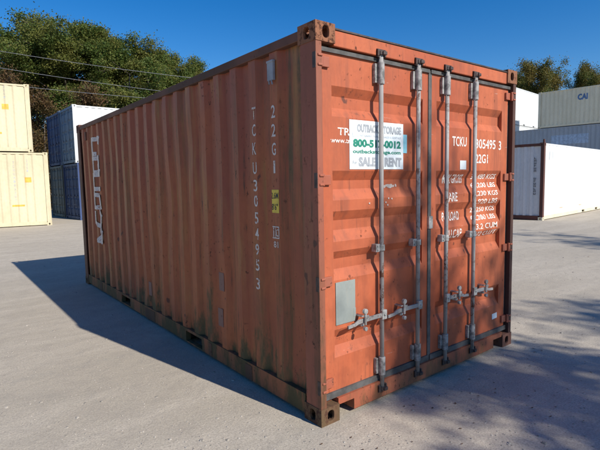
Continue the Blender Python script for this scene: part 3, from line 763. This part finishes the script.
def tree_meshes(seed, H, rad, nleaf, leaf, spread, start=.32, limbs=8, keep=1.0):
    rs = random.Random(seed); segs, tips = skeleton(rs, H, rad, start, limbs)
    tb = MB()
    for a, b, r0, r1 in segs: tb.tube(a, b, max(r0, .018), max(r1, .014), n=7 if r0 > .08 else 4, cap=False)
    g = np.random.default_rng(seed)
    tp = np.array([list(t) for t in tips]); 
    if keep < 1: tp = tp[g.random(len(tp)) < keep]
    w = g.random(len(tp))**1.5+.15; w /= w.sum()
    idx = g.choice(len(tp), nleaf, p=w)
    c = tp[idx] + g.normal(0, 1, (nleaf, 3))*spread*np.array([1, 1, .75])
    a = g.normal(0, 1, (nleaf, 3)); a /= np.linalg.norm(a, axis=1)[:, None]
    nrm = g.normal(0, 1, (nleaf, 3)) + np.array([0, 0, .5]); b = np.cross(nrm, a); b /= np.linalg.norm(b, axis=1)[:, None]
    s = leaf*g.uniform(.6, 1.4, nleaf)[:, None]
    V = np.stack([c-a*s, c+b*s*.55, c+a*s, c-b*s*.55], 1).reshape(-1, 3)
    me = bpy.data.meshes.new('crown'); me.vertices.add(len(V)); me.vertices.foreach_set('co', V.ravel())
    me.loops.add(nleaf*4); me.loops.foreach_set('vertex_index', np.arange(nleaf*4, dtype=np.int32))
    me.polygons.add(nleaf); me.polygons.foreach_set('loop_start', np.arange(0, nleaf*4, 4, dtype=np.int32)); me.update(calc_edges=True); me.validate()
    tr = bpy.data.meshes.new('trunk'); tr.from_pydata(tb.v, [], tb.f); tr.shade_smooth(); tr.materials.append(m_bark)
    return tr, me
PROTO = {}
def proto(key, mat, *a, **k):
    tr, cr = tree_meshes(*a, **k); cr.materials.append(mat); PROTO[key] = (tr, cr)
proto('g1', lm_green, 1, 12, 4.2, 95000, .068, .30, start=.22, limbs=9, keep=.48)
proto('g2', lm_green, 2, 12, 3.8, 95000, .068, .29, start=.25, limbs=9, keep=.48)
proto('o1', lm_olive, 3, 12, 4.0, 60000, .068, .31, start=.25, limbs=9, keep=.6)
proto('s1', lm_olive, 8, 12, 3.6, 13000, .10, .34, start=.25, limbs=9, keep=.45)
proto('s2', lm_brown, 9, 12, 3.6, 2600, .10, .30, start=.35, limbs=6, keep=.35)
proto('b1', lm_brown, 4, 12, 3.6, 12000, .10, .42, start=.2, limbs=9)
proto('o2', lm_olive, 5, 12, 3.6, 34000, .08, .30, start=.25, limbs=9, keep=.65)
def tree(key, pos, h, rz, label, group='trees behind the yard', wx=1.0, name='tree'):
    tr, cr = PROTO[key]; s = h/12.4
    t = thing(name, label, 'tree', pos, rz, group); t.scale = (s*wx, s*wx, s)
    for nm, me in (('trunk', tr), ('crown', cr)):
        o = bpy.data.objects.new(nm, me); COL.objects.link(o); o.parent = t
# (u px, depth, top v px, kind, width, label)
hz = lambda u: 187.93-.0194*u
LT = [(-45, 41, 26, 'g2', 1.2, 'dense green tree at the left edge of the photo behind the cream stack'),
      (14, 43, 22, 'g1', 1.2, 'tallest leafy green tree rising over the cream containers at far left'),
      (45, 44, 33, 'g2', 1.1, 'green tree directly above the gap between the cream and navy stacks'),
      (75, 42, 38, 'g1', 1.1, 'broad green tree above the navy container'),
      (106, 45, 37, 'g2', 1.15, 'broad green tree above the white container roof'),
      (136, 41, 41, 'g1', 1.1, 'round green tree rising just right of the white container'),
      (158, 44, 50, 'g2', 1.05, 'green tree where the row starts to slope down towards the orange container roof'),
      (180, 47, 64, 'g1', .9, 'smaller green tree second from the right end of the left row'),
      (204, 49, 74, 'o1', .8, 'lowest tree of the left row, right above the orange roof edge'),
      (48, 33, 88, 'b1', .9, 'thin brown autumn tree in the gap beside the navy container'),
      (88, 34, 84, 'b1', .9, 'sparse reddish brown tree right behind the white container'),
      (8, 34, 68, 'b1', .9, 'half bare brown tree directly over the upper cream container')]
for i, (u, dep, v, k, wx, lab) in enumerate(LT):
    h = (hz(u)-v-8)/FPX*dep+CZ; tree(k, campt((u-300)/FPX*dep, dep, .05), h, i*1.7, lab, wx=wx)
RT = [(492, 62, 74, 'o1', .95, 'low olive tree peeping over the right corner of the orange doors'),
      (518, 66, 72, 'o2', .8, 'thin olive tree just right of the orange container top corner'),
      (540, 58, 59, 'o2', .72, 'half bare autumn tree standing alone above the white container'),
      (582, 64, 67, 'o1', .75, 'olive tree above the beige container'),
      (622, 60, 74, 'o1', .8, 'olive tree at the right edge over the beige container')]
for i, (u, dep, v, k, wx, lab) in enumerate(RT):
    h = (hz(u)-v-6)/FPX*dep+CZ; tree(k, campt((u-300)/FPX*dep, dep, 0), h, i*2.3+1, lab, wx=wx, group='trees at the right')

# brown and green undergrowth filling the space below the left crowns
def thicket():
    g = np.random.default_rng(5); n = 40000
    t = g.random(n); u = -60+300*t; dep = 30+g.random(n)*7
    hmax = 3.4+2.2*np.sin(u*.09)+1.6*np.sin(u*.23+1)+2.0*(u < 75)
    z = g.random(n)**.75*hmax
    cl = g.integers(0, 900, n); cc = g.normal(0, 1, (900, 3))
    X = (u-300)/FPX*dep
    c = np.stack([CX+np.cos(YAW)*X+np.sin(YAW)*dep, CY-np.sin(YAW)*X+np.cos(YAW)*dep, z], 1)
    c = c[g.random(n) < (.45+.55*(np.sin(c[:, 0]*2.1)*np.sin(c[:, 1]*2.3)*np.sin(c[:, 2]*2.6) > -.1))]; n = len(c)
    a = g.normal(0, 1, (n, 3)); a /= np.linalg.norm(a, axis=1)[:, None]; b = np.cross(g.normal(0, 1, (n, 3)), a); b /= np.linalg.norm(b, axis=1)[:, None]
    s = .13*g.uniform(.6, 1.5, n)[:, None]
    V = np.stack([c-a*s, c+b*s*.5, c+a*s, c-b*s*.5], 1).reshape(-1, 3)
    me = bpy.data.meshes.new('thicket'); me.vertices.add(len(V)); me.vertices.foreach_set('co', V.ravel())
    me.loops.add(n*4); me.loops.foreach_set('vertex_index', np.arange(n*4, dtype=np.int32))
    me.polygons.add(n); me.polygons.foreach_set('loop_start', np.arange(0, n*4, 4, dtype=np.int32)); me.update(calc_edges=True); me.validate()
    me.materials.append(lm_brown); o = bpy.data.objects.new('undergrowth', me); COL.objects.link(o)
    tag(o, 'tangled brown undergrowth below the trees behind the stacked containers', 'undergrowth', kind='stuff')
thicket()

# trees behind the photographer whose shade falls on the gravel and the lower right door
def shade_tree(key, gx, gy, h, label, rz, wx):
    # gx, gy: ground point reached by the shadow of the tree's tip
    p = Vector((gx, gy, 0)) + SUN*(h/SUN.z)
    tree(key, (p.x, p.y, 0), h, rz, label, group='trees on the near side of the yard', wx=wx)
shade_tree('s1', 1.45, 1.5, 9.5, 'tree on the near side of the yard casting shade on the gravel by the doors', .6, .62)
shade_tree('s2', 10.5, 3.6, 12.5, 'sparse brown tree on the near side of the yard with loose branches', 2.6, .8)
shade_tree('s1', 3.6, -.9, 11, 'second olive tree on the near side of the yard', 4.2, .7)

# ------------------------------------------------------------------ power line
def pole(p, label, h):
    t = thing('utility_pole', label, 'utility pole', p, 0, 'utility poles')
    MB().tube((0, 0, -.3), (0, 0, h), .16, .11, n=12).build('pole', m_bark, t, smooth=True)
    return t
A = [(0, 54), (0, 70), (0, 86)]; B = [(167, 77.3), (167, 93.5), (140, 98.8)]
mw = plain('wire_aluminium', (.27, .27, .28), .5, .3)
dA, dB = 28., 31.
ends = []
for (ua, va), (ub, vb) in zip(A, B):
    sl_ = (vb-va)/(ub-ua); pts = []
    for i in range(25):
        u = -90 + (236+90)*i/24; dep = dA + (dB-dA)*(i/24); v = va+sl_*(u-ua) + .00022*(u-20)*(u-167)*(-1) * .6
        pts.append(campt((u-300)/FPX*dep, dep, CZ+(hz(u)-v)/FPX*dep))
    mb = MB()
    for a, b in zip(pts, pts[1:]): mb.tube(a, b, .013, n=6, cap=False)
    o = mb.build('power_line', mw, smooth=True); ends.append((pts[0], pts[-1]))
    tag(o, {0: 'uppermost thin grey wire crossing in front of the trees at left', 1: 'middle one of the thin grey wires crossing in front of the trees', 2: 'lowest thin grey wire, just above the white container top'}[len(ends)-1], 'power line', 'overhead wires')
pole((ends[0][0].x, ends[0][0].y, 0), 'wooden utility pole at the left end of the wires', ends[0][0].z+.3)
pole((ends[0][1].x, ends[0][1].y, 0), 'wooden utility pole behind the orange container', ends[0][1].z+.1)

S.render.engine = 'CYCLES'
